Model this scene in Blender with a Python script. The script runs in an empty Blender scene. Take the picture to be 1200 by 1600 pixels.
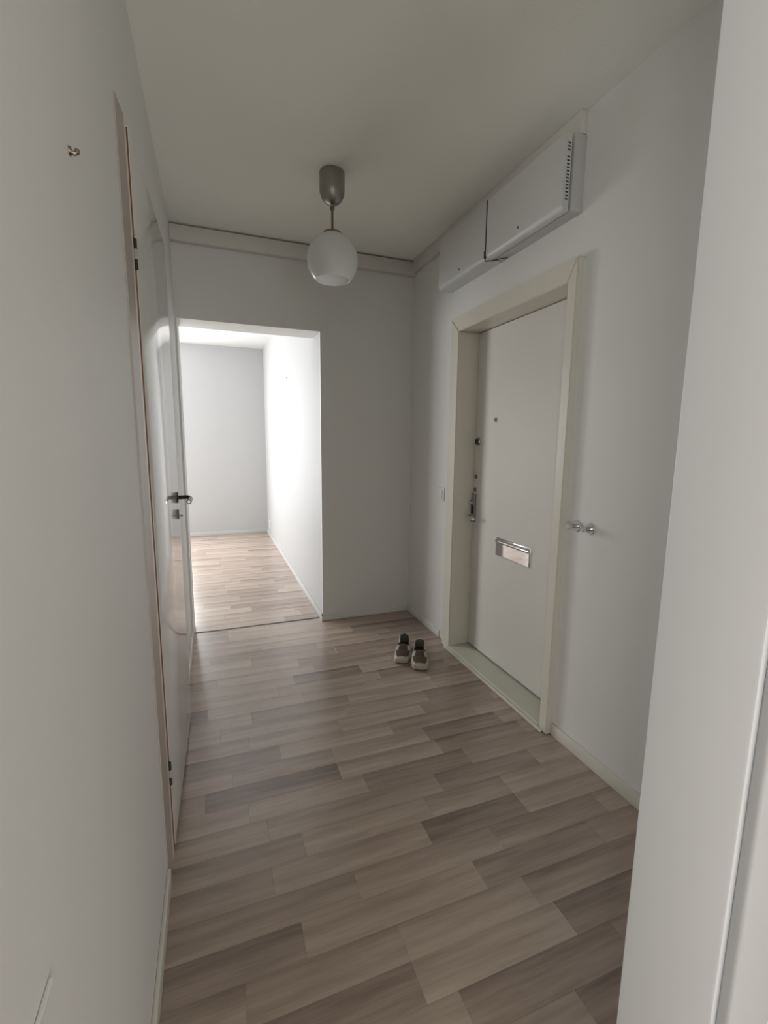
import bpy, bmesh, math, random
from mathutils import Vector, Matrix
random.seed(7)
S = bpy.context.scene
COL = S.collection

# ---------------------------------------------------------------- camera
W_PX, H_PX, F_PX = 1200, 1600, 713.4767
YAW, PITCH, ROLL, EYE = 0.359, -0.1501, 0.010, 1.34
def make_camera():
    cy, sy, cp, sp = math.cos(YAW), math.sin(YAW), math.cos(PITCH), math.sin(PITCH)
    fw = Vector((sy*cp, cy*cp, sp)); rt = Vector((cy, -sy, 0)); up = rt.cross(fw)
    R = rt*math.cos(ROLL) + up*math.sin(ROLL); U = -rt*math.sin(ROLL) + up*math.cos(ROLL)
    m = Matrix((R, U, -fw)).transposed().to_4x4(); m.translation = (0, 0, EYE)
    cam = bpy.data.cameras.new('camera'); o = bpy.data.objects.new('camera', cam); COL.objects.link(o)
    o.matrix_world = m
    cam.sensor_fit = 'HORIZONTAL'; cam.sensor_width = 36.0; cam.lens = 36.0*F_PX/W_PX
    cam.clip_start = 0.02; cam.clip_end = 100
    S.camera = o
make_camera()

# ---------------------------------------------------------------- sky, daylight, exposure
world = bpy.data.worlds.new('overcast_sky'); S.world = world; world.use_nodes = True
bg = world.node_tree.nodes['Background']; bg.inputs['Color'].default_value = (0.86, 0.93, 1.0, 1); bg.inputs['Strength'].default_value = 0.6
def window_light(name, loc, rot, sx, sy, power, color):
    l = bpy.data.lights.new(name, 'AREA'); l.shape = 'RECTANGLE'; l.size = sx; l.size_y = sy
    l.energy = power; l.color = color
    o = bpy.data.objects.new(name, l); COL.objects.link(o); o.location = loc; o.rotation_euler = rot
    return o
DAY = (1.0, 0.985, 0.955)
# daylight through the windows: two in the far room (left wall, end wall), two in the near room (left wall, rear wall); end-wall and rear-wall ones added to brighten the hall
window_light('daylight_far_left', (-2.24, 5.55, 1.45), (0, math.radians(-90), 0), 1.4, 2.0, 74, (0.99, 0.995, 1.0))
window_light('fill_far_end', (-0.90, 6.84, 1.40), (math.radians(-90), 0, 0), 1.0, 2.0, 56, (0.97, 0.995, 1.0))
window_light('daylight_near_left', (-2.54, -2.75, 1.00), (0, math.radians(-90), 0), 1.4, 1.2, 48, DAY)
window_light('fill_near_rear', (1.20, -3.34, 0.70), (math.radians(90), 0, 0), 2.0, 1.2, 38, DAY)
S.view_settings.view_transform = 'Standard'; S.view_settings.look = 'None'
S.view_settings.exposure = 0.18; S.view_settings.gamma = 1.0; S.view_settings.use_curve_mapping = False

# ---------------------------------------------------------------- dimensions (metres)
XL, XR, D, H = -0.183, 1.437, 3.2575, 2.634      # left wall, right wall, back wall, ceiling
X1, ZH, D2, DB = 0.736, 2.0975, 6.90, 3.49       # opening right edge, opening head, far wall, rear side of back wall
FX0 = -2.30                                       # far room, window wall
NX0, NX1, NY0 = -2.6, 2.4, -3.4                   # near room

# ---------------------------------------------------------------- materials
def mat(name, col, rough=0.5, metal=0.0, spec=0.5, coat=0.0, bump=0.0, bscale=200.0, mottle=0.0, mscale=2.0):
    m = bpy.data.materials.new(name); m.use_nodes = True
    nt = m.node_tree; b = nt.nodes['Principled BSDF']
    b.inputs['Base Color'].default_value = (*col, 1); b.inputs['Roughness'].default_value = rough
    b.inputs['Metallic'].default_value = metal; b.inputs['Specular IOR Level'].default_value = spec
    b.inputs['Coat Weight'].default_value = coat; b.inputs['Coat Roughness'].default_value = 0.12
    tc = nt.nodes.new('ShaderNodeTexCoord')
    if mottle > 0:
        n = nt.nodes.new('ShaderNodeTexNoise'); n.inputs['Scale'].default_value = mscale; n.inputs['Detail'].default_value = 4
        r = nt.nodes.new('ShaderNodeMapRange'); r.inputs['To Min'].default_value = 1-mottle; r.inputs['To Max'].default_value = 1+mottle
        v = nt.nodes.new('ShaderNodeVectorMath'); v.operation = 'SCALE'; v.inputs[0].default_value = col
        nt.links.new(tc.outputs['Object'], n.inputs['Vector']); nt.links.new(n.outputs['Fac'], r.inputs['Value'])
        nt.links.new(r.outputs['Result'], v.inputs['Scale']); nt.links.new(v.outputs[0], b.inputs['Base Color'])
    if bump > 0:
        n = nt.nodes.new('ShaderNodeTexNoise'); n.inputs['Scale'].default_value = bscale; n.inputs['Detail'].default_value = 3
        bp = nt.nodes.new('ShaderNodeBump'); bp.inputs['Strength'].default_value = bump; bp.inputs['Distance'].default_value = 0.002
        nt.links.new(tc.outputs['Object'], n.inputs['Vector']); nt.links.new(n.outputs['Fac'], bp.inputs['Height'])
        nt.links.new(bp.outputs['Normal'], b.inputs['Normal'])
    return m

M = dict(
    wall=mat('wall_paint', (0.80, 0.798, 0.772), 0.55, bump=0.12, bscale=160, mottle=0.02),
    near_wall=mat('near_wall_paint', (0.78, 0.77, 0.75), 0.6),
    far_wall=mat('dimmed_far_wall_paint', (0.48, 0.48, 0.48), 0.6, bump=0.1, bscale=160, mottle=0.015),  # white walls greyed in colour to hold down the strong window light
    ceiling=mat('ceiling_paint', (0.91, 0.915, 0.85), 0.85, bump=0.35, bscale=120, mottle=0.02),
    trim=mat('trim_paint', (0.73, 0.70, 0.62), 0.35, mottle=0.02, mscale=6),
    trim_ceiling=mat('ceiling_trim_paint', (0.72, 0.70, 0.645), 0.5, mottle=0.02, mscale=6),
    frame=mat('cream_frame_paint', (0.74, 0.71, 0.62), 0.32, bump=0.05, bscale=60, mottle=0.02, mscale=5),
    leaf=mat('entry_leaf_paint', (0.80, 0.785, 0.735), 0.5, bump=0.04, bscale=40, mottle=0.015),
    sill=mat('sill_paint', (0.62, 0.63, 0.53), 0.35, mottle=0.05, mscale=9),
    closet=mat('gloss_closet_paint', (0.74, 0.735, 0.70), 0.10, bump=0.02, bscale=30, mottle=0.01),
    casing=mat('shaded_casing_paint', (0.43, 0.39, 0.34), 0.35, mottle=0.02),  # shade on the casing's sloped face put into a darker base colour
    jamb=mat('white_jamb_paint', (0.78, 0.795, 0.81), 0.4, bump=0.03, bscale=60, mottle=0.01),
    wood=mat('bare_brown_wood', (0.22, 0.11, 0.06), 0.6, mottle=0.3, mscale=30),
    mirror=mat('polished_slot_metal', (0.70, 0.70, 0.70), 0.05, 1.0),
    chrome=mat('chrome', (0.72, 0.72, 0.72), 0.10, 1.0),
    steel=mat('brushed_steel', (0.34, 0.33, 0.30), 0.36, 1.0, mottle=0.03, mscale=40),
    lockmetal=mat('dull_lock_metal', (0.36, 0.35, 0.33), 0.3, 1.0),
    black=mat('black_handle_metal', (0.035, 0.034, 0.033), 0.3, 0.6),
    dark=mat('dark_recess', (0.03, 0.028, 0.025), 0.7),
    brass=mat('aged_stem_metal', (0.22, 0.19, 0.15), 0.35, 0.9),
    strip_white=mat('bright_white_plastic', (0.92, 0.92, 0.91), 0.4),
    plastic=mat('white_plastic', (0.78, 0.78, 0.76), 0.35),
    box=mat('white_enamel_panel', (0.64, 0.65, 0.63), 0.35, mottle=0.01),
    box_grey=mat('grey_white_enamel', (0.58, 0.58, 0.555), 0.4, mottle=0.01),
    far_ceiling=mat('dimmed_far_ceiling_paint', (0.76, 0.76, 0.75), 0.8, bump=0.2, bscale=120),  # ceiling white dimmed in colour against the far room's strong light
    grey_casing=mat('dimmed_casing_paint', (0.52, 0.53, 0.54), 0.4),  # jamb white greyed in colour to offset the rear light on this board
    strip=mat('dark_threshold_strip', (0.13, 0.12, 0.11), 0.6),
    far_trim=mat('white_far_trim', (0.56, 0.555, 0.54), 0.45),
    lit_edge=mat('lit_casing_edge', (0.80, 0.74, 0.64), 0.4),  # light on the casing's flat inner edge put into a paler colour
    subfloor=mat('subfloor', (0.10, 0.08, 0.065), 0.8),
    sole=mat('shoe_sole_rubber', (0.50, 0.44, 0.37), 0.6, mottle=0.12, mscale=40),
    upper=mat('beige_shoe_leather', (0.46, 0.42, 0.36), 0.6, mottle=0.15, mscale=30, bump=0.1, bscale=300),
    mesh=mat('brown_shoe_mesh', (0.085, 0.062, 0.042), 0.8, bump=0.4, bscale=700, mottle=0.25, mscale=60),
    lining=mat('grey_green_lining', (0.14, 0.14, 0.115), 0.9, mottle=0.2, mscale=50),
    insole=mat('dark_insole', (0.03, 0.022, 0.022), 0.9),
    tab=mat('red_brown_tab', (0.17, 0.08, 0.07), 0.8),
)
def glass_mat(name, col, rough, trans, ior=1.45):
    m = mat(name, col, rough); b = m.node_tree.nodes['Principled BSDF']
    b.inputs['Transmission Weight'].default_value = trans; b.inputs['IOR'].default_value = ior
    return m
M['pane'] = glass_mat('window_glass', (1, 1, 1), 0.0, 1.0)
def opal_mat():
    m = mat('opal_glass', (0.86, 0.87, 0.85), 0.12, spec=0.5)
    b = m.node_tree.nodes['Principled BSDF']
    b.inputs['Subsurface Weight'].default_value = 0.0
    nt = m.node_tree; out = nt.nodes['Material Output']
    tr = nt.nodes.new('ShaderNodeBsdfTranslucent'); tr.inputs['Color'].default_value = (0.95, 0.96, 0.95, 1)
    mx = nt.nodes.new('ShaderNodeMixShader'); mx.inputs['Fac'].default_value = 0.6
    nt.links.new(b.outputs[0], mx.inputs[1]); nt.links.new(tr.outputs[0], mx.inputs[2]); nt.links.new(mx.outputs[0], out.inputs['Surface'])
    return m
M['opal'] = opal_mat()
def laminate_mat():
    m = bpy.data.materials.new('laminate_planks'); m.use_nodes = True
    nt = m.node_tree; b = nt.nodes['Principled BSDF']; L = nt.links.new; N = nt.nodes.new
    at = N('ShaderNodeAttribute'); at.attribute_name = 'tone'; at.attribute_type = 'GEOMETRY'
    sep = N('ShaderNodeSeparateColor'); L(at.outputs['Color'], sep.inputs['Color'])      # r tone, g seed, b across
    tc = N('ShaderNodeTexCoord')
    sx = N('ShaderNodeSeparateXYZ'); L(tc.outputs['Object'], sx.inputs[0])
    off = N('ShaderNodeMath'); off.operation = 'MULTIPLY'; off.inputs[1].default_value = 37.0; L(sep.outputs['Green'], off.inputs[0])
    ad = N('ShaderNodeMath'); ad.operation = 'ADD'; L(sx.outputs['X'], ad.inputs[0]); L(off.outputs[0], ad.inputs[1])
    cb = N('ShaderNodeCombineXYZ'); L(ad.outputs[0], cb.inputs['X']); L(sx.outputs['Y'], cb.inputs['Y']); L(off.outputs[0], cb.inputs['Z'])
    def noise(vx, vy, detail):
        mp = N('ShaderNodeMapping'); mp.inputs['Scale'].default_value = (vx, vy, 1); L(cb.outputs[0], mp.inputs['Vector'])
        n = N('ShaderNodeTexNoise'); n.inputs['Scale'].default_value = 1.0; n.inputs['Detail'].default_value = detail; n.inputs['Roughness'].default_value = 0.6
        L(mp.outputs[0], n.inputs['Vector']); return n
    n1 = noise(1.8, 26, 3); n2 = noise(9, 150, 3); n3 = noise(5, 20, 4)
    def mul(a, k):
        x = N('ShaderNodeMath'); x.operation = 'MULTIPLY'; L(a, x.inputs[0]); x.inputs[1].default_value = k; return x.outputs[0]
    def add(a, c):
        x = N('ShaderNodeMath'); x.operation = 'ADD'; L(a, x.inputs[0])
        if isinstance(c, float): x.inputs[1].default_value = c
        else: L(c, x.inputs[1])
        return x.outputs[0]
    # darker printed band along one long side of every strip
    pw = N('ShaderNodeMath'); pw.operation = 'POWER'; L(sep.outputs['Blue'], pw.inputs[0]); pw.inputs[1].default_value = 1.8
    v = add(mul(sep.outputs['Red'], 0.80), mul(n1.outputs['Fac'], 0.85)); v = add(v, mul(n2.outputs['Fac'], 0.26)); v = add(v, mul(n3.outputs['Fac'], 0.25))
    v = add(v, mul(pw.outputs[0], -0.26)); v = add(v, -0.52)
    r = N('ShaderNodeValToRGB'); e = r.color_ramp.elements
    e[0].position = 0.0; e[0].color = (0.185, 0.136, 0.110, 1); e[1].position = 1.0; e[1].color = (0.60, 0.50, 0.415, 1)
    mid = r.color_ramp.elements.new(0.5); mid.color = (0.41, 0.320, 0.264, 1)
    L(v, r.inputs['Fac']); L(r.outputs['Color'], b.inputs['Base Color'])
    b.inputs['Roughness'].default_value = 0.26; b.inputs['Specular IOR Level'].default_value = 0.8
    bp = N('ShaderNodeBump'); bp.inputs['Strength'].default_value = 0.08; bp.inputs['Distance'].default_value = 0.001
    L(n2.outputs['Fac'], bp.inputs['Height']); L(bp.outputs['Normal'], b.inputs['Normal'])
    return m
M['laminate'] = laminate_mat()

# ---------------------------------------------------------------- mesh helpers
def box(bm, x0, x1, y0, y1, z0, z1, bev=0.0, seg=2, mtx=None):
    r = bmesh.ops.create_cube(bm, size=1.0); vs = r['verts']
    for v in vs:
        v.co = Vector((x0 + (v.co.x+.5)*(x1-x0), y0 + (v.co.y+.5)*(y1-y0), z0 + (v.co.z+.5)*(z1-z0)))
    if bev > 0:
        es = list({e for v in vs for e in v.link_edges})
        rr = bmesh.ops.bevel(bm, geom=es, offset=bev, segments=seg, affect='EDGES', profile=0.5)
        vs = list({v for f in rr['faces'] for v in f.verts} | {v for v in vs if v.is_valid})
    if mtx is not None: bmesh.ops.transform(bm, matrix=mtx, verts=[v for v in vs if v.is_valid])
    return vs
def prism(bm, pts, axis, a, b):
    """extrude polygon pts (2-D, in the other two axes in xyz order) along axis from a to b"""
    def P(p, t):
        c = list(p); c.insert('xyz'.index(axis), t); return bm.verts.new(c)
    A = [P(p, a) for p in pts]; B = [P(p, b) for p in pts]; n = len(pts)
    fs = [bm.faces.new(A), bm.faces.new(B[::-1])]
    for i in range(n): fs.append(bm.faces.new((A[i], B[i], B[(i+1) % n], A[(i+1) % n])))
    bmesh.ops.recalc_face_normals(bm, faces=fs)
def lathe(bm, prof, origin, axis='z', n=32, sign=1):
    """revolve (radius, height) profile about an axis through origin"""
    rings = []
    o = Vector(origin)
    for r, h in prof:
        ring = []
        for i in range(n):
            a = 2*math.pi*i/n; c, s = r*math.cos(a), r*math.sin(a); h2 = h*sign
            v = {'z': (c, s, h2), 'x': (h2, c, s), 'y': (s, h2, c)}[axis]
            ring.append(bm.verts.new(o + Vector(v)))
        rings.append(ring)
    fs = []
    for a, b in zip(rings, rings[1:]):
        for i in range(n): fs.append(bm.faces.new((a[i], a[(i+1) % n], b[(i+1) % n], b[i])))
    if prof[0][0] > 1e-5 and prof[0] != prof[-1]: fs.append(bm.faces.new(rings[0][::-1]))
    if prof[-1][0] > 1e-5 and prof[0] != prof[-1]: fs.append(bm.faces.new(rings[-1]))
    bmesh.ops.remove_doubles(bm, verts=[v for r in rings for v in r], dist=1e-6)
    bmesh.ops.recalc_face_normals(bm, faces=[f for f in fs if f.is_valid])
def tube(bm, pts, rad, n=12):
    pts = [Vector(p) for p in pts]; rings = []
    for i, p in enumerate(pts):
        t = (pts[min(i+1, len(pts)-1)] - pts[max(i-1, 0)]).normalized()
        u = t.orthogonal().normalized() if i == 0 else (u0 - t*u0.dot(t)).normalized()
        u0 = u; w = t.cross(u)
        r = rad[i] if isinstance(rad, (list, tuple)) else rad
        rings.append([bm.verts.new(p + (u*math.cos(2*math.pi*k/n) + w*math.sin(2*math.pi*k/n))*r) for k in range(n)])
    fs = []
    for a, b in zip(rings, rings[1:]):
        for k in range(n): fs.append(bm.faces.new((a[k], a[(k+1) % n], b[(k+1) % n], b[k])))
    fs += [bm.faces.new(rings[0][::-1]), bm.faces.new(rings[-1])]
    bmesh.ops.recalc_face_normals(bm, faces=fs)
def new_bm(): return bmesh.new()
def obj(name, bm, m, parent=None, smooth=False):
    me = bpy.data.meshes.new(name); bm.to_mesh(me); bm.free()
    o = bpy.data.objects.new(name, me); COL.objects.link(o)
    if m: me.materials.append(M[m])
    if smooth:
        try: me.shade_auto_smooth = True
        except Exception: pass
        for p in me.polygons: p.use_smooth = True
        md = None
        try:
            me.set_sharp_from_angle(angle=math.radians(35))
        except Exception: pass
    if parent:
        o.parent = parent; o.matrix_parent_inverse = Matrix.Translation(-parent.location)
    return o
def boxes(name, L, m, parent=None, bev=0.0, seg=2):
    bm = new_bm()
    for b in L: box(bm, *b, bev=bev, seg=seg)
    return obj(name, bm, m, parent, smooth=bev > 0)
def empty(name, loc):
    o = bpy.data.objects.new(name, None); COL.objects.link(o); o.location = loc; o.empty_display_size = 0.1
    return o
def struct(o, label=None):
    o['kind'] = 'structure'
    if label: o['label'] = label
    return o
def tag(o, label, cat, group=None):
    o['label'] = label; o['category'] = cat
    if group: o['group'] = group
    return o

# ================================================================ SETTING
# ---- floor slab with laminate strips
fl = struct(boxes('floor', [(NX0-.2, NX1+.2, NY0-.2, D2+.2, -0.20, -0.006)], 'subfloor'), 'pale grey-brown laminate floor of staggered strips')
def plank(x0, x1, y0, y1, tone, bm=None):
    own = bm is None
    if own: bm = new_bm()
    g = 0.00012
    lay = bm.loops.layers.float_color.get('tone') or bm.loops.layers.float_color.new('tone')
    x0 += g; x1 -= g; y0 += g; y1 -= g; e = 0.0004; zb = -0.006
    ring = lambda d, z: [bm.verts.new(p) for p in ((x0+d, y0+d, z), (x1-d, y0+d, z), (x1-d, y1-d, z), (x0+d, y1-d, z))]
    a, b, c = ring(0, zb), ring(0, -e), ring(e, 0)
    seed = random.random(); fs = [bm.faces.new(c)]
    for p, q in ((a, b), (b, c)):
        for i in range(4): fs.append(bm.faces.new((p[i], p[(i+1) % 4], q[(i+1) % 4], q[i])))
    for f in fs:
        for l in f.loops: l[lay] = (tone, seed, (l.vert.co.y-y0)/(y1-y0), 1)
    if own: return obj('plank', bm, 'laminate', fl)
PW = 0.0992; Y0P = 0.714
L_, M_, D_ = 0.80, 0.52, 0.22
# strips read from the photograph: far-edge row index k (y = .714 + k*PW) -> joints (x) and the tones between them
rows = {
 -1: ([0.05, 0.62, 1.10], [M_, .45, .6, D_]),
 0: ([0.30, 0.787], [.5, .66, D_, ]),
 1: ([0.06, 0.515, 1.00], [.5, .68, .34, .45]),
 2: ([0.43, 0.891], [.28, .76, .28]),
 3: ([0.02, 0.43, 0.85], [.5, .46, .60, .45]),
 4: ([0.178, 0.733, 1.20], [.24, .66, .38, .5]),
 5: ([0.36, 0.86, 1.320], [.42, .50, .36, .6]),
 6: ([0.12, 0.643, 1.039], [.44, .62, .18, .6]),
 7: ([0.234, 0.70, 1.04], [.34, .66, .50, .62]),
 8: ([0.127, 0.792, 1.25], [.55, .52, .26, .56]),
 9: ([0.07, 0.518, 0.98], [.50, .64, .34, .45]),
 10: ([-0.08, 0.435, 0.895, 1.34], [.5, .06, .64, .28, .5]),
 11: ([0.02, 0.437, 0.88, 1.275], [.5, .48, .66, .32, .64]),
 12: ([0.222, 0.74, 1.20], [.20, .68, .45, .56]),
 13: ([0.10, 0.52, 0.95, 1.358], [.5, .55, .62, .3, .6]),
 14: ([-0.02, 0.58, 1.02], [.62, .55, .62, .22]),
 15: ([0.128, 0.62, 1.12], [.66, .34, .64, .42]),
 16: ([-0.077, 0.40, 0.75, 1.13], [.2, .70, .58, .64, .36]),
 17: ([0.28, 0.86, 1.30], [.66, .5, .30, .55]),
 18: ([0.385, 0.78, 1.22], [.66, .12, .58, .45]),
 19: ([-0.026, 0.52, 1.00], [.24, .66, .5, .34]),
 20: ([0.443, 0.95], [.68, .40, .58]),
 21: ([0.175, 0.70, 1.18], [.82, .56, .4, .5]),
 22: ([-0.065, 0.60, 1.05], [.6, .34, .62, .42]),
 23: ([0.25, 0.70, 1.15], [.56, .64, .5, .36]),
 24: ([0.38, 0.90], [.62, .6, .22]),
 25: ([0.05, 0.34, 0.72], [.5, .66, .56, .44]),
}
for k, (js, tn) in rows.items():
    xs = [XL] + js + [XR]
    y1 = Y0P + k*PW; y0 = y1 - PW
    if k == 25: y1 = 3.318
    for a, b, t in zip(xs, xs[1:], tn + [0.5]):
        plank(a, b, y0, y1, t + random.uniform(-.03, .03))
# the strips of the far room that the opening shows
y = 3.335
while y < D2 - 0.001:
    y1 = min(y + PW, D2); x = -0.75 - random.uniform(0, .4)
    while x < X1 - .001:
        b = min(x + random.uniform(.36, .56), X1)
        if X1 - b < .12: b = X1
        plank(x, b, y, y1, random.choice((.34, .45, .55, .62, .7, .78))); x = b
    y = y1
# the strips outside the view, joined
bm = new_bm()
def fill(x0, x1, y0, y1):
    y = y0
    while y < y1 - .001:
        yb = min(y + PW, y1); x = x0
        while x < x1 - .001:
            b = min(x + random.uniform(.36, .56), x1)
            if x1 - b < .12: b = x1
            plank(x, b, y, yb, random.choice((.2, .34, .45, .55, .62, .7)), bm); x = b
        y = yb
fill(FX0, -1.16, 3.50, D2); fill(NX0, NX1, NY0, Y0P - 2*PW)
o = obj('outer_planks', bm, 'laminate', fl); o['kind'] = 'stuff'

# ---- ceiling
struct(boxes('ceiling', [(NX0-.2, NX1+.2, NY0-.2, DB-.05, H, H+.2)], 'ceiling'), 'plain matte off-white hallway ceiling')
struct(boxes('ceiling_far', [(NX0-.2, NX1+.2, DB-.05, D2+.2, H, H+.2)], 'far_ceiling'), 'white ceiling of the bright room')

# ---- walls of the hallway
T = 0.12
CY0, CY1, CZ = 1.470, 2.268, 2.165                # closet door opening
EY0, EY1, EZ = 1.560, 2.600, 2.088                # rough opening of the entry door
struct(boxes('wall_left', [(XL-T, XL, 0.15, CY0, 0, H), (XL-T, XL, CY1, DB, 0, H), (XL-T, XL, CY0, CY1, CZ, H), (XL-T, XL-.075, CY0, CY1, 0, CZ)], 'wall'),
       'white painted left wall beside the tall closet door')
struct(boxes('wall_right', [(XR, XR+.25, 0.29, EY0, 0, H), (XR, XR+.25, EY1, DB, 0, H), (XR, XR+.25, EY0, EY1, EZ, H)], 'wall'),
       'white painted right wall around the entrance door')
bm = new_bm()
box(bm, X1, XR, D, D+.012, 0, H); box(bm, X1+T, XR, D+.012, DB, 0, H); box(bm, XL, X1, D, DB, ZH, H); box(bm, XL, XL+.012, D, DB, 0, ZH)
struct(obj('wall_back', bm, 'wall'), 'back wall with a doorless opening into the bright room')
bm = new_bm()
box(bm, 0.55, XR, 0.292, 0.418, 0, H, bev=.004)
struct(obj('wall_front', bm, 'jamb', smooth=True), 'white jamb of the doorway right beside the camera')
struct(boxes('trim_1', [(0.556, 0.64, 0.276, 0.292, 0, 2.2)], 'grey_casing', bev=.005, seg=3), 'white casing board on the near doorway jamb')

# ---- far room shell
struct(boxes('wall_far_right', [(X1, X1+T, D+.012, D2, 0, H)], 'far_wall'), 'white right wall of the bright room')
EX0, EX1, EWZ0, EWZ1 = -1.42, -0.38, 0.38, 2.42
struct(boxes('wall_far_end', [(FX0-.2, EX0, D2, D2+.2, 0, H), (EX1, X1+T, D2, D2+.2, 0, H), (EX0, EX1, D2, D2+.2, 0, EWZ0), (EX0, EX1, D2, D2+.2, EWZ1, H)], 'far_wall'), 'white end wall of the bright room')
WY0, WY1, WZ0, WZ1 = 4.50, 6.60, 0.72, 2.18
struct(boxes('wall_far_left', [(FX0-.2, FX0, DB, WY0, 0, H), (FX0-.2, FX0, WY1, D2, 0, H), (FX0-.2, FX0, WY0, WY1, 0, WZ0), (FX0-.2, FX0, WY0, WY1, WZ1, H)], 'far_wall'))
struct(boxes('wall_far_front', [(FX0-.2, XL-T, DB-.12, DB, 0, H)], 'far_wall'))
# ---- near room shell (behind the camera)
VY0, VY1, VZ0, VZ1 = -3.36, -2.14, 0.28, 1.72
struct(boxes('wall_near_left', [(NX0-.2, NX0, VY1, 0.27, 0, H), (NX0-.2, NX0, NY0, VY0, 0, H), (NX0-.2, NX0, VY0, VY1, 0, VZ0), (NX0-.2, NX0, VY0, VY1, VZ1, H)], 'near_wall'))
struct(boxes('wall_near_right', [(NX1, NX1+.2, NY0, 0.29, 0, H)], 'near_wall'))
UX0, UX1, UZ0, UZ1 = 0.18, 2.22, 0.08, 1.32
struct(boxes('wall_near_rear', [(NX0-.2, UX0, NY0-.2, NY0, 0, H), (UX1, NX1+.2, NY0-.2, NY0, 0, H), (UX0, UX1, NY0-.2, NY0, 0, UZ0), (UX0, UX1, NY0-.2, NY0, UZ1, H)], 'near_wall'))
struct(boxes('wall_near_front', [(NX0-.2, XL-T, 0.15, 0.27, 0, H), (XR, NX1+.2, 0.29, 0.42, 0, H)], 'near_wall'))
# ---- windows (all outside the frame; far-end and near-rear ones added for their light)
def window(name, axis, at, a0, a1, z0, z1, sg=1):
    f = .06
    def b(p0, p1, q0, q1, t0, t1):
        if sg < 0: t0, t1 = -t1, -t0
        return (at+t0, at+t1, p0, p1, q0, q1) if axis == 'x' else (p0, p1, at+t0, at+t1, q0, q1)
    w = struct(empty(name, (at, (a0+a1)/2, z0) if axis == 'x' else ((a0+a1)/2, at, z0)))
    mid = (a0+a1)/2
    boxes('window_frame', [b(a0, a0+f, z0, z1, -.16, -.10), b(a1-f, a1, z0, z1, -.16, -.10), b(a0+f, a1-f, z0, z0+f, -.16, -.10), b(a0+f, a1-f, z1-f, z1, -.16, -.10), b(mid-.04, mid+.04, z0+f, z1-f, -.16, -.10)], 'plastic', w, bev=.004)
    for p, q in ((a0+f, mid-.04), (mid+.04, a1-f)): boxes('pane', [b(p, q, z0+f, z1-f, -.135, -.129)], 'pane', w)
window('window_1', 'x', FX0, WY0, WY1, WZ0, WZ1)
window('added_window_end', 'y', D2, EX0, EX1, EWZ0, EWZ1, -1)
window('window_3', 'x', NX0, VY0, VY1, VZ0, VZ1)
window('added_window_rear', 'y', NY0, UX0, UX1, UZ0, UZ1)

# ---- baseboards and trims
struct(boxes('baseboard_left', [(XL, XL+.012, 0.15, 1.361, 0, .052), (XL, XL+.012, 2.378, D+.01, 0, .05)], 'trim', bev=.003), 'cream baseboard along the left wall')
struct(boxes('baseboard_right', [(XR-.013, XR, 0.418, 1.552, 0, .058)], 'trim', bev=.003), 'cream baseboard along the right wall')
struct(boxes('baseboard_corner', [(XR-.010, XR, 2.70, D, 0, .05)], 'wall', bev=.002), 'white painted baseboard between the entrance door and the corner')
struct(boxes('baseboard_back', [(X1-.012, XR, D-.010, D, 0, .036)], 'wall', bev=.002), 'low cream baseboard along the back wall')
struct(boxes('baseboard_far_right', [(X1-.012, X1, D, D2, 0, .055)], 'far_trim', bev=.002), 'white baseboard along the bright room wall')
struct(boxes('baseboard_far_end', [(FX0, X1, D2-.012, D2, 0, .055)], 'far_trim', bev=.002), 'white baseboard on the end wall of the bright room')
struct(boxes('trim_2', [(XL, XR, 3.212, D, 2.535, H-.010)], 'trim_ceiling', bev=.003), 'boxed ceiling trim along the back wall')
struct(boxes('trim_3', [(1.407, XR, 1.598, 3.212, 2.550, H-.001)], 'trim_ceiling', bev=.003), 'boxed ceiling trim along the right wall')
struct(boxes('trim_4', [(XL+.012, X1-.012, 3.318, 3.335, -.006, .003)], 'strip', bev=.001), 'thin grey floor strip at the opening')

# ================================================================ ENTRY DOOR
d1 = struct(empty('door_1', (XR, 2.06, 0)), 'cream entrance door with letter slot in the right wall')
XF, XLF = 1.402, 1.542                             # casing front, leaf front
OY0, OY1, OZ = 1.612, 2.505, 2.000                 # clear opening inside the frame
bm = new_bm(); prism(bm, [(EY0, EZ), (EY1, EZ), (OY1, OZ), (OY0, OZ)], 'x', XF, 1.60); bmesh.ops.bevel(bm, geom=bm.edges[:], offset=.004, segments=2, affect='EDGES')
obj('frame_head', bm, 'frame', d1, True)
bm = new_bm(); prism(bm, [(EY1, 0), (EY1, EZ-.003), (OY1, OZ-.001), (OY1, 0)], 'x', XF, 1.60); bmesh.ops.bevel(bm, geom=bm.edges[:], offset=.004, segments=2, affect='EDGES')
obj('frame_post', bm, 'frame', d1, True)
bm = new_bm(); prism(bm, [(EY0, 0), (EY0, EZ-.001), (OY0, OZ-.001), (OY0, 0)], 'x', XF, 1.60); bmesh.ops.bevel(bm, geom=bm.edges[:], offset=.004, segments=2, affect='EDGES')
obj('frame_post', bm, 'frame', d1, True)
boxes('sill', [(XF-.004, 1.60, OY0, OY1, 0, .028)], 'sill', d1, bev=.006, seg=3)
o = boxes('sill_lip', [(XF-.016, XF-.004, OY0-.03, OY1+.04, 0, .018)], 'frame', d1, bev=.004)
leaf = boxes('door_leaf', [(XLF, XLF+.05, OY0+.003, OY1-.004, .036, OZ-.004)], 'leaf', d1, bev=.002)
boxes('leaf_gap', [(XLF+.052, 1.599, OY0, OY1, .028, OZ)], 'dark', d1)
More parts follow.
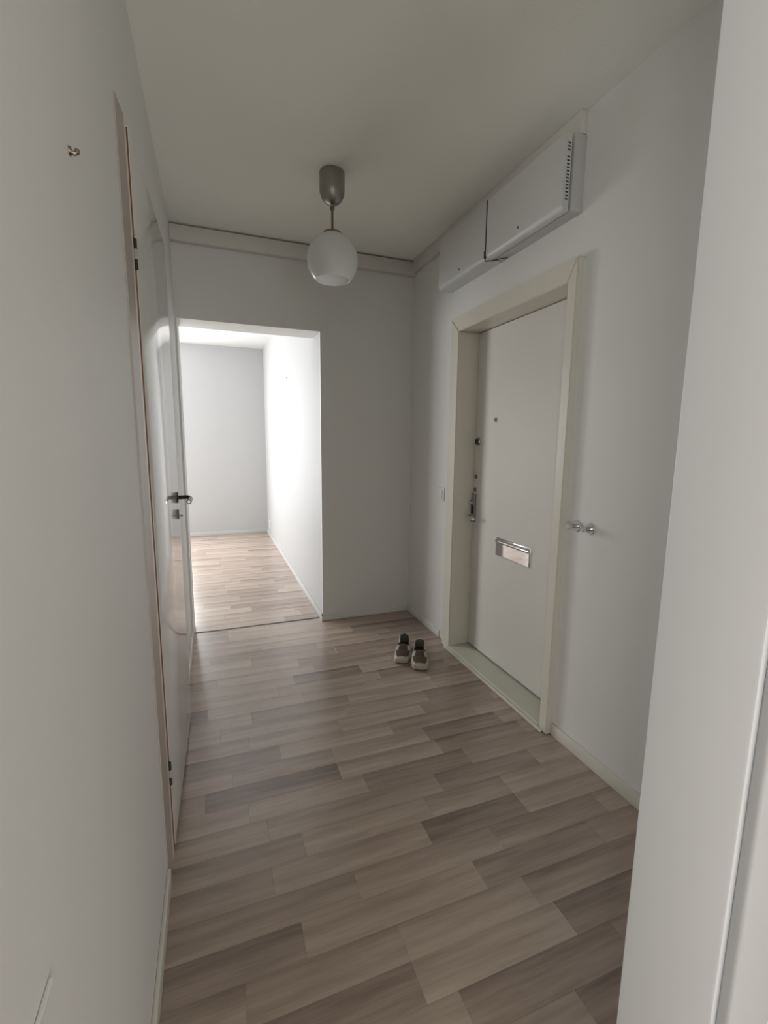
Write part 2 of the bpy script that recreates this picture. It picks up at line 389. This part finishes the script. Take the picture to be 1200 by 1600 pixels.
# peephole, cylinder lock, two small screws
bm = new_bm(); lathe(bm, [(0, .006), (.006, .006), (.012, .004), (.013, 0)], (XLF, 2.287, 1.478), 'x', 20, -1); pe = obj('peephole', bm, 'brass', d1, True)
bm = new_bm(); lathe(bm, [(0, .0075), (.0055, .0075), (.0055, .0055)], (XLF, 2.287, 1.478), 'x', 16, -1); obj('lens', bm, 'dark', pe)
bm = new_bm(); lathe(bm, [(.012, .010), (.020, .010), (.025, .004), (.026, 0)], (XLF, 2.466, 1.354), 'x', 28, -1); cl = obj('cylinder_lock', bm, 'lockmetal', d1, True)
bm = new_bm(); lathe(bm, [(0, .014), (.008, .014), (.011, .010)], (XLF, 2.466, 1.354), 'x', 20, -1); box(bm, XLF-.022, XLF-.012, 2.463, 2.469, 1.338, 1.370, bev=.001); obj('thumb_turn', bm, 'dark', cl, True)
for z, y in ((1.138, 2.473), (1.056, 2.478)):
    bm = new_bm(); lathe(bm, [(0, .009), (.007, .009), (.012, .006), (.014, 0)], (XLF, y, z), 'x', 20, -1); obj('lock_rosette', bm, 'brass', d1, True)
lk = boxes('lock_plate', [(XLF-.014, XLF, 2.462, 2.500, .850, 1.032)], 'lockmetal', d1, bev=.003)
bm = new_bm(); lathe(bm, [(0, .040), (.010, .040), (.013, .037), (.013, .014), (.017, .0135), (.017, .012)], (XLF, 2.482, .975), 'x', 24, -1); obj('latch_knob', bm, 'chrome', lk, True)
bm = new_bm(); box(bm, XLF-.016, XLF-.013, 2.466, 2.496, .905, .955, bev=.001); obj('lock_window', bm, 'dark', lk, True)
bm = new_bm()
tube(bm, [(XLF-.012, 2.482, .885), (XLF-.045, 2.482, .885), (XLF-.053, 2.477, .885), (XLF-.056, 2.466, .885), (XLF-.056, 2.400, .883)], [.009, .009, .0095, .010, .0095], 14)
obj('lever', bm, 'chrome', lk, True)
# letter slot
LY0, LY1, LZ0, LZ1 = 1.910, 2.222, .696, .802
ls = boxes('letter_slot', [(XLF-.006, XLF, LY0, LY1, LZ0, LZ1)], 'chrome', d1, bev=.004, seg=3)
bm = new_bm(); prof = []
for i in range(9):
    t = i/8; z = LZ0+.006 + t*(LZ1-LZ0-.038); prof.append((XLF-.010, z))
for i in range(7):
    a = -math.pi*.5 + math.pi*i/6; prof.append((XLF-.010-.008*math.cos(a), LZ1-.020+.010*math.sin(a)))
pts = prof + [(XLF-.005, LZ1-.008), (XLF-.005, LZ0+.006)]
prism(bm, pts, 'y', LY0+.007, LY1-.007); obj('flap', bm, 'mirror', ls, True)

# ================================================================ CLOSET DOOR (slightly ajar)
d2 = struct(empty('door_2', (XL, 1.87, 0)), 'tall glossy white closet door standing slightly ajar in the left wall')
XC = -0.173
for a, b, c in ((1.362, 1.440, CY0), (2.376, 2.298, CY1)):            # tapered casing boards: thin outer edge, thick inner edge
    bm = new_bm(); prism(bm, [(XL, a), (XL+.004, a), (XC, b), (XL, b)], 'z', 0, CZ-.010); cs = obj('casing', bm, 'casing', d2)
    bm = new_bm(); prism(bm, [(XL, b), (XC, b), (XC, c), (XL, c)], 'z', 0, CZ-.010); obj('casing_lit_edge', bm, 'lit_edge', cs)['label'] = 'inner edge of the casing, painted pale for the light on it'
boxes('lining', [(XL-.072, XL-.0005, CY0+.0005, CY0+.006, 0.001, CZ-.001), (XL-.074, XL-.0715, CY0+.006, CY1-.001, 0.001, CZ-.001)], 'wood', d2)
ang = -math.atan2(.020, .765)
mt = Matrix.Translation((-.1695, 1.485, 0)) @ Matrix.Rotation(ang, 4, 'Z')
bm = new_bm(); box(bm, -.036, 0, 0, .772, .018, 2.155, bev=.0015, mtx=mt); obj('closet_leaf', bm, 'closet', d2, True)
bm = new_bm(); box(bm, -.035, -.0012, -.0012, 0, .02, 2.15, mtx=mt); obj('leaf_edge', bm, 'wood', d2)['label'] = 'bare brown hinge edge of the door'
def P(x, y, z): return mt @ Vector((x, y, z))
for z in (1.838, .283):
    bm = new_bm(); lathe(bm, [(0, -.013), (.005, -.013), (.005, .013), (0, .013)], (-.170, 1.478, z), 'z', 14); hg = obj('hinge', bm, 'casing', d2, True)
    for s in (-1, 1):
        bm = new_bm(); lathe(bm, [(0, -.013), (.0048, -.013), (.0048, .013), (0, .013)], (-.170, 1.478, z+s*.026), 'z', 14); obj('hinge_shade_gap', bm, 'dark', hg, True)  # dark cylinders stand for the shaded gaps above and below the barrel
HYL = .716
hs = new_bm(); c = P(0, HYL, 1.092); lathe(hs, [(0, .004), (.020, .004), (.024, .003), (.025, 0)], c, 'x', 28, 1); hr = obj('door_handle', hs, 'black', d2, True)
bm = new_bm(); tube(bm, [P(.004, HYL, 1.092), P(.034, HYL, 1.093), P(.046, HYL-.003, 1.092), P(.053, HYL-.014, 1.089), P(.055, HYL-.04, 1.087), P(.054, HYL-.115, 1.086)], [.0085, .0085, .009, .0095, .0095, .0105], 14)
obj('lever', bm, 'black', hr, True)
bm = new_bm(); lathe(bm, [(0, .0025), (.0065, .0025), (.0075, 0)], P(.054, HYL-.1148, 1.086), 'y', 16, -1); obj('lever_tip', bm, 'chrome', hr, True)['label'] = 'bright metal end of the lever'
bm = new_bm(); c = P(0, HYL+.001, 1.017); lathe(bm, [(0, .003), (.019, .003), (.022, .002), (.023, 0)], c, 'x', 28, 1); kp = obj('key_escutcheon', bm, 'black', d2, True)
bm = new_bm(); tube(bm, [P(.005, HYL, 1.012), P(.018, HYL, 1.012)], .004, 10); obj('key_stub', bm, 'lockmetal', kp, True)

# ================================================================ CEILING LAMP
LX, LY = .603, 2.370
lamp = tag(empty('ceiling_lamp', (LX, LY, H)), 'white opal globe lamp on a short stem hanging from a steel ceiling cup', 'lamp')
bm = new_bm()
prof = [(.058, H-.001), (.0605, H-.004), (.0615, H-.020), (.0615, H-.075)]
for i in range(1, 9):
    a = math.pi/2*i/9; prof.append((.010+.0515*math.cos(a), H-.075-.072*math.sin(a)))
prof += [(.010, H-.150), (.007, H-.158), (0, H-.158)]
lathe(bm, [(0, H-.001)] + prof, (LX, LY, 0), 'z', 40); obj('canopy', bm, 'steel', lamp, True)
bm = new_bm(); lathe(bm, [(0, 2.478), (.011, 2.478), (.011, 2.466), (.006, 2.460), (.006, 2.384), (.010, 2.376), (.030, 2.366), (.046, 2.360), (.046, 2.352), (0, 2.352)], (LX, LY, 0), 'z', 28); obj('stem', bm, 'brass', lamp, True)
bm = new_bm(); R_ = .1265; zc = 2.234
outer, inner = [], []
a0, a1 = math.asin(.040/R_), math.pi - math.asin(.086/R_)
for i in range(29):
    a = a0 + (a1-a0)*i/28
    outer.append((R_*math.sin(a), zc+R_*1.0*math.cos(a))); inner.append(((R_-.004)*math.sin(a), zc+(R_-.004)*math.cos(a)))
prof = outer + inner[::-1]; prof.append(prof[0])
lathe(bm, prof, (LX, LY, 0), 'z', 56); sh = obj('globe_shade', bm, 'opal', lamp, True)
bm = new_bm(); lathe(bm, [(0, 2.352), (.020, 2.352), (.020, 2.300), (0, 2.300)], (LX, LY, 0), 'z', 24); obj('socket', bm, 'plastic', lamp, True)

# ================================================================ METER CABINETS HIGH ON THE RIGHT WALL
cab = tag(empty('wall_cabinet', (XR, 1.86, 2.25)), 'nearer white metal wall cabinet with vent holes, high above the entrance door', 'cabinet', 'white cabinets above the entrance door')
cab2 = tag(empty('wall_cabinet', (XR, 2.40, 2.25)), 'farther flatter white wall cabinet with rounded lower corner, towards the back wall', 'cabinet', 'white cabinets above the entrance door')
boxes('back_box', [(1.378, XR, 1.594, 2.125, 2.262, 2.545)], 'box_grey', cab, bev=.003)
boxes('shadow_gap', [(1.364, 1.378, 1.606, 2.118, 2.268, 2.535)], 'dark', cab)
bm = new_bm()
pts = [(1.364, 2.535), (1.336, 2.535), (1.331, 2.530), (1.331, 2.285)]
for i in range(7):
    a = math.pi/2*i/6; pts.append((1.331+.026*(1-math.cos(a)), 2.285-.030*math.sin(a)))
pts.append((1.364, 2.255))
prism(bm, pts, 'y', 1.590, 2.130); bmesh.ops.bevel(bm, geom=[e for e in bm.edges if abs(e.verts[0].co.y-e.verts[1].co.y) < 1e-6 and min(v.co.y for v in e.verts) < 1.6], offset=.002, segments=2, affect='EDGES')
cv = obj('cover', bm, 'box', cab, True)
mesh0 = None
for i in range(17):
    if i in (13,): continue
    z = 2.295 + i*.0125
    bm = new_bm(); box(bm, 1.3425, 1.3555, 1.5888, 1.5902, z, z+.0045)
    o = obj('vent_slot', bm, 'dark', cv)
bm = new_bm(); lathe(bm, [(0, .004), (.005, .004), (.006, 0)], (1.331, 1.872, 2.303), 'x', 14, -1); obj('screw', bm, 'lockmetal', cab, True)
boxes('seam_bracket', [(1.328, 1.334, 2.131, 2.1345, 2.262, 2.530)], 'dark', cab)
bm = new_bm(); tube(bm, [(1.330, 2.142, 2.300), (1.329, 2.142, 2.270), (1.338, 2.136, 2.252), (1.360, 2.115, 2.2505), (1.395, 2.085, 2.2555), (1.42, 2.068, 2.257)], .0022, 8); obj('loose_wire', bm, 'dark', cab, True)
bm = new_bm()
pts = [(XR, 2.545), (1.345, 2.545), (1.342, 2.540), (1.342, 2.290)]
for i in range(7):
    a = math.pi/2*i/6; pts.append((1.342+.022*(1-math.cos(a)), 2.290-.028*math.sin(a)))
pts.append((XR, 2.262))
prism(bm, pts, 'y', 2.136, 2.668); bmesh.ops.bevel(bm, geom=[e for e in bm.edges if abs(e.verts[0].co.y-e.verts[1].co.y) < 1e-6 and min(v.co.y for v in e.verts) > 2.6], offset=.005, segments=3, affect='EDGES')
obj('cover', bm, 'box', cab2, True)
bm = new_bm(); lathe(bm, [(0, .004), (.005, .004), (.006, 0)], (1.342, 2.418, 2.306), 'x', 14, -1); obj('screw', bm, 'lockmetal', cab2, True)

# ================================================================ COAT HOOKS
def coat_hook(y, z, label):
    h = tag(empty('coat_hook', (XR, y, z)), label, 'hook', 'chrome wall hooks right of the entrance door')
    bm = new_bm(); lathe(bm, [(0, .006), (.021, .006), (.0235, .004), (.0245, 0)], (XR, y, z), 'x', 32, -1); obj('rosette', bm, 'chrome', h, True)
    bm = new_bm(); lathe(bm, [(0, .050), (.009, .050), (.0105, .048), (.0105, .036), (.0085, .032), (.0085, .005)], (XR, y, z), 'x', 24, -1); obj('peg', bm, 'chrome', h, True)
coat_hook(1.496, 1.000, 'chrome peg hook on round rosette, the one touching the entrance door casing')
coat_hook(1.420, 1.001, 'chrome peg hook on round rosette, the one farther right from the door casing')

# ================================================================ SWITCH, OUTLET, SMALL WALL PIECES
sw = tag(empty('light_switch', (XR, 2.726, 1.005)), 'white rocker light switch on the wall left of the entrance door', 'switch')
boxes('switch_plate', [(XR-.009, XR, 2.683, 2.769, .962, 1.048)], 'plastic', sw, bev=.003)
bm = new_bm(); box(bm, XR-.014, XR-.008, 2.700, 2.752, .977, 1.033, bev=.002); obj('rocker', bm, 'plastic', sw, True)
ot = tag(empty('wall_outlet', (X1, 6.58, .18)), 'white socket outlet low on the bright room wall near its far corner', 'outlet')
boxes('outlet_plate', [(X1-.009, X1, 6.53, 6.63, .13, .23)], 'plastic', ot, bev=.003)
bm = new_bm(); lathe(bm, [(0, .0095), (.021, .0095), (.022, .012), (.025, .012), (.026, .009)], (X1, 6.58, .18), 'x', 24, -1); obj('socket_well', bm, 'box_grey', ot, True)
pg = tag(empty('screw_hook', (XL, .886, 1.773)), 'small bent metal screw hook high on the left wall', 'hook')
bm = new_bm(); lathe(bm, [(0, .003), (.006, .003), (.007, 0)], (XL, .886, 1.773), 'x', 14, 1); obj('hook_base', bm, 'brass', pg, True)
bm = new_bm(); tube(bm, [(XL+.001, .886, 1.773), (XL+.007, .887, 1.771), (XL+.010, .888, 1.773), (XL+.010, .889, 1.778)], .0034, 8); obj('hook_shank', bm, 'brass', pg, True)
ct = tag(empty('cable_strip', (XL, .33, .784)), 'thin white cable strip ending low on the left wall nearest the viewer', 'cable strip')
bm = new_bm(); box(bm, XL, XL+.005, .16, .492, .779, .788, bev=.002, seg=3); obj('strip_cover', bm, 'strip_white', ct, True)
nl = tag(empty('wall_nail', (X1, 4.75, 1.97)), 'tiny nail left in the bright room wall', 'nail')
bm = new_bm(); lathe(bm, [(0, .010), (.007, .010), (.007, .008), (.003, .0075), (.003, 0)], (X1, 4.75, 1.97), 'x', 10, -1); obj('nail_head', bm, 'lockmetal', nl, True)

# ================================================================ SHOES
def interp(tab, s):
    for (a, va), (b, vb) in zip(tab, tab[1:]):
        if s <= b:
            t = (s-a)/(b-a); t = t*t*(3-2*t); return va + (vb-va)*t
    return tab[-1][1]
def shoe(loc, rot, side, label, scale=1.0):
    t = tag(empty('sneaker', loc), label, 'shoe', 'pair of worn sneakers by the entrance door')
    t.rotation_euler = (0, 0, rot)
    Ls = .275; NS, NT = 88, 65
    wtab = [(0, .014), (.03, .030), (.10, .038), (.28, .039), (.45, .041), (.68, .050), (.82, .048), (.93, .038), (.985, .022), (1, .012)]
    htab = [(0, .084), (.06, .084), (.13, .078), (.26, .060), (.42, .064), (.52, .082), (.62, .078), (.75, .060), (.88, .050), (.96, .042), (1, .030)]
    ctab = [(0, 0), (.35, -.003), (.7, .004), (1, .010)]
    bot = .022
    def pt(s, u):
        w = interp(wtab, s); h = interp(htab, s); c = interp(ctab, s)*side; y = s*Ls
        op = 1.0 if .045 < s < .56 else 0.0
        if op:                                    # outer wall, rim, inner wall, insole
            a = abs(u); sg = 1 if u > 0 else -1
            if a > .55:
                k = (1-a)/.45; x = w*(1.0-.13*k**1.5 + .05*math.sin(k*math.pi)); z = bot + (h-bot)*k
            elif a > .42:
                k = (.55-a)/.13; x = w*(.87-.13*k); z = h + .004*math.sin(k*math.pi)
            elif a > .22:
                k = (.42-a)/.20; x = w*(.74+.02*k); z = h + (.030-h)*k
            else:
                x = w*.76*a/.22; z = .030
            return Vector((c+sg*x, y, z))
        a = u*math.pi/2
        x = w*math.sin(a)*(1+.06*math.cos(a)); z = bot + (h-bot)*max(0, math.cos(a))**.62
        return Vector((c+x, y, z))
    svals = [i/NS for i in range(NS+1)]
    groups = {k: [] for k in ('upper', 'toe_panel', 'tongue', 'lining', 'insole', 'heel_tab')}
    uv = [-1 + 2*j/(NT-1) for j in range(NT)]
    for i in range(NS):
        s0, s1 = svals[i], svals[i+1]; sm = (s0+s1)/2
        for j in range(NT-1):
            um = (uv[j]+uv[j+1])/2; a = abs(um)
            q = (pt(s0, uv[j]), pt(s0, uv[j+1]), pt(s1, uv[j+1]), pt(s1, uv[j]))
            if s0 <= .045 < s1: g = 'lining' if a < .6 else 'upper'
            elif s0 < .56 <= s1: g = 'insole' if a < .5 else 'upper'
            elif .045 < sm < .56: g = 'upper' if a > .415 else ('lining' if a > .20 else 'insole')
            elif sm >= .53:
                tw = .20 + .25*max(0, (sm-.53)/.2) if sm < .72 else .0
                if sm < .70: g = 'tongue' if a < .34 else 'upper'
                elif sm < .93: g = 'toe_panel' if a < .66 - .5*max(0, sm-.86)/.07*.3 else 'upper'
                else: g = 'upper'
            else: g = 'heel_tab' if a < .22 and side > 0 else 'upper'
            groups[g].append(q)
    mats = dict(upper='upper', toe_panel='mesh', tongue='mesh', lining='lining', insole='insole', heel_tab='tab')
    for g, qs in groups.items():
        if not qs: continue
        bm = new_bm()
        for q in qs:
            vs = [bm.verts.new(p) for p in q]
            bm.faces.new(vs)
        bmesh.ops.remove_doubles(bm, verts=bm.verts[:], dist=1e-5)
        bmesh.ops.recalc_face_normals(bm, faces=bm.faces[:])
        o = obj(g, bm, mats[g], None, True); o.parent = t
    # thick outsole, slightly wider than the upper, toe turned up a little
    bm = new_bm(); rings = []
    n = 64
    prof = []
    for i in range(n):
        a = 2*math.pi*i/n; s = .5 - .5*math.cos(a); sg = 1 if math.sin(a) >= 0 else -1
        w = interp(wtab, min(max(s, 0), 1))*(1.0 if .02 < s < .98 else .75) + .004
        prof.append((interp(ctab, s)*side + sg*w*(abs(math.sin(a))**.2 if s < .03 or s > .97 else 1), (s*(Ls+.012) - .006), s))
    for f, z in ((.90, 0), (1, .004), (1.0, .016), (.98, .026), (.92, .0275)):
        rings.append([bm.verts.new((x*f, (y-Ls/2)*(1-(1-f)*.3)+Ls/2, z + .010*max(0, (s-.78)/.22)**2)) for x, y, s in prof])
    for a, b in zip(rings, rings[1:]):
        for i in range(n): bm.faces.new((a[i], a[(i+1) % n], b[(i+1) % n], b[i]))
    bm.faces.new(rings[0][::-1]); bm.faces.new(rings[-1])
    bmesh.ops.recalc_face_normals(bm, faces=bm.faces[:])
    o = obj('sole', bm, 'sole', None, True); o.parent = t
    # overlay strips crossing the sides of the upper
    for sg in (-1, 1):
        bm = new_bm(); ra, rb = [], []
        for k in range(9):
            u = sg*(1 - .62*k/8); s = .60 + .10*k/8
            for off, L in ((0, ra), (.055, rb)):
                p = pt(max(s+off-.02, .535), u*.98); d = (p - Vector((p.x*0 + interp(ctab, s)*side, p.y, .02))).normalized()*.0022
                L.append(bm.verts.new(p + d))
        for k in range(8): bm.faces.new((ra[k], ra[k+1], rb[k+1], rb[k]))
        bmesh.ops.recalc_face_normals(bm, faces=bm.faces[:])
        bmesh.ops.solidify(bm, geom=bm.faces[:], thickness=.0015)
        o = obj('side_overlay', bm, 'upper', None, True); o.parent = t
    return t
shoe((1.156, 2.662, 0), math.pi + math.radians(-25), 1, 'worn beige and brown sneaker, the one farther left and back')
shoe((1.219, 2.551, 0), math.pi + math.radians(-27), -1, 'worn beige and brown sneaker, the one nearer the entrance door')
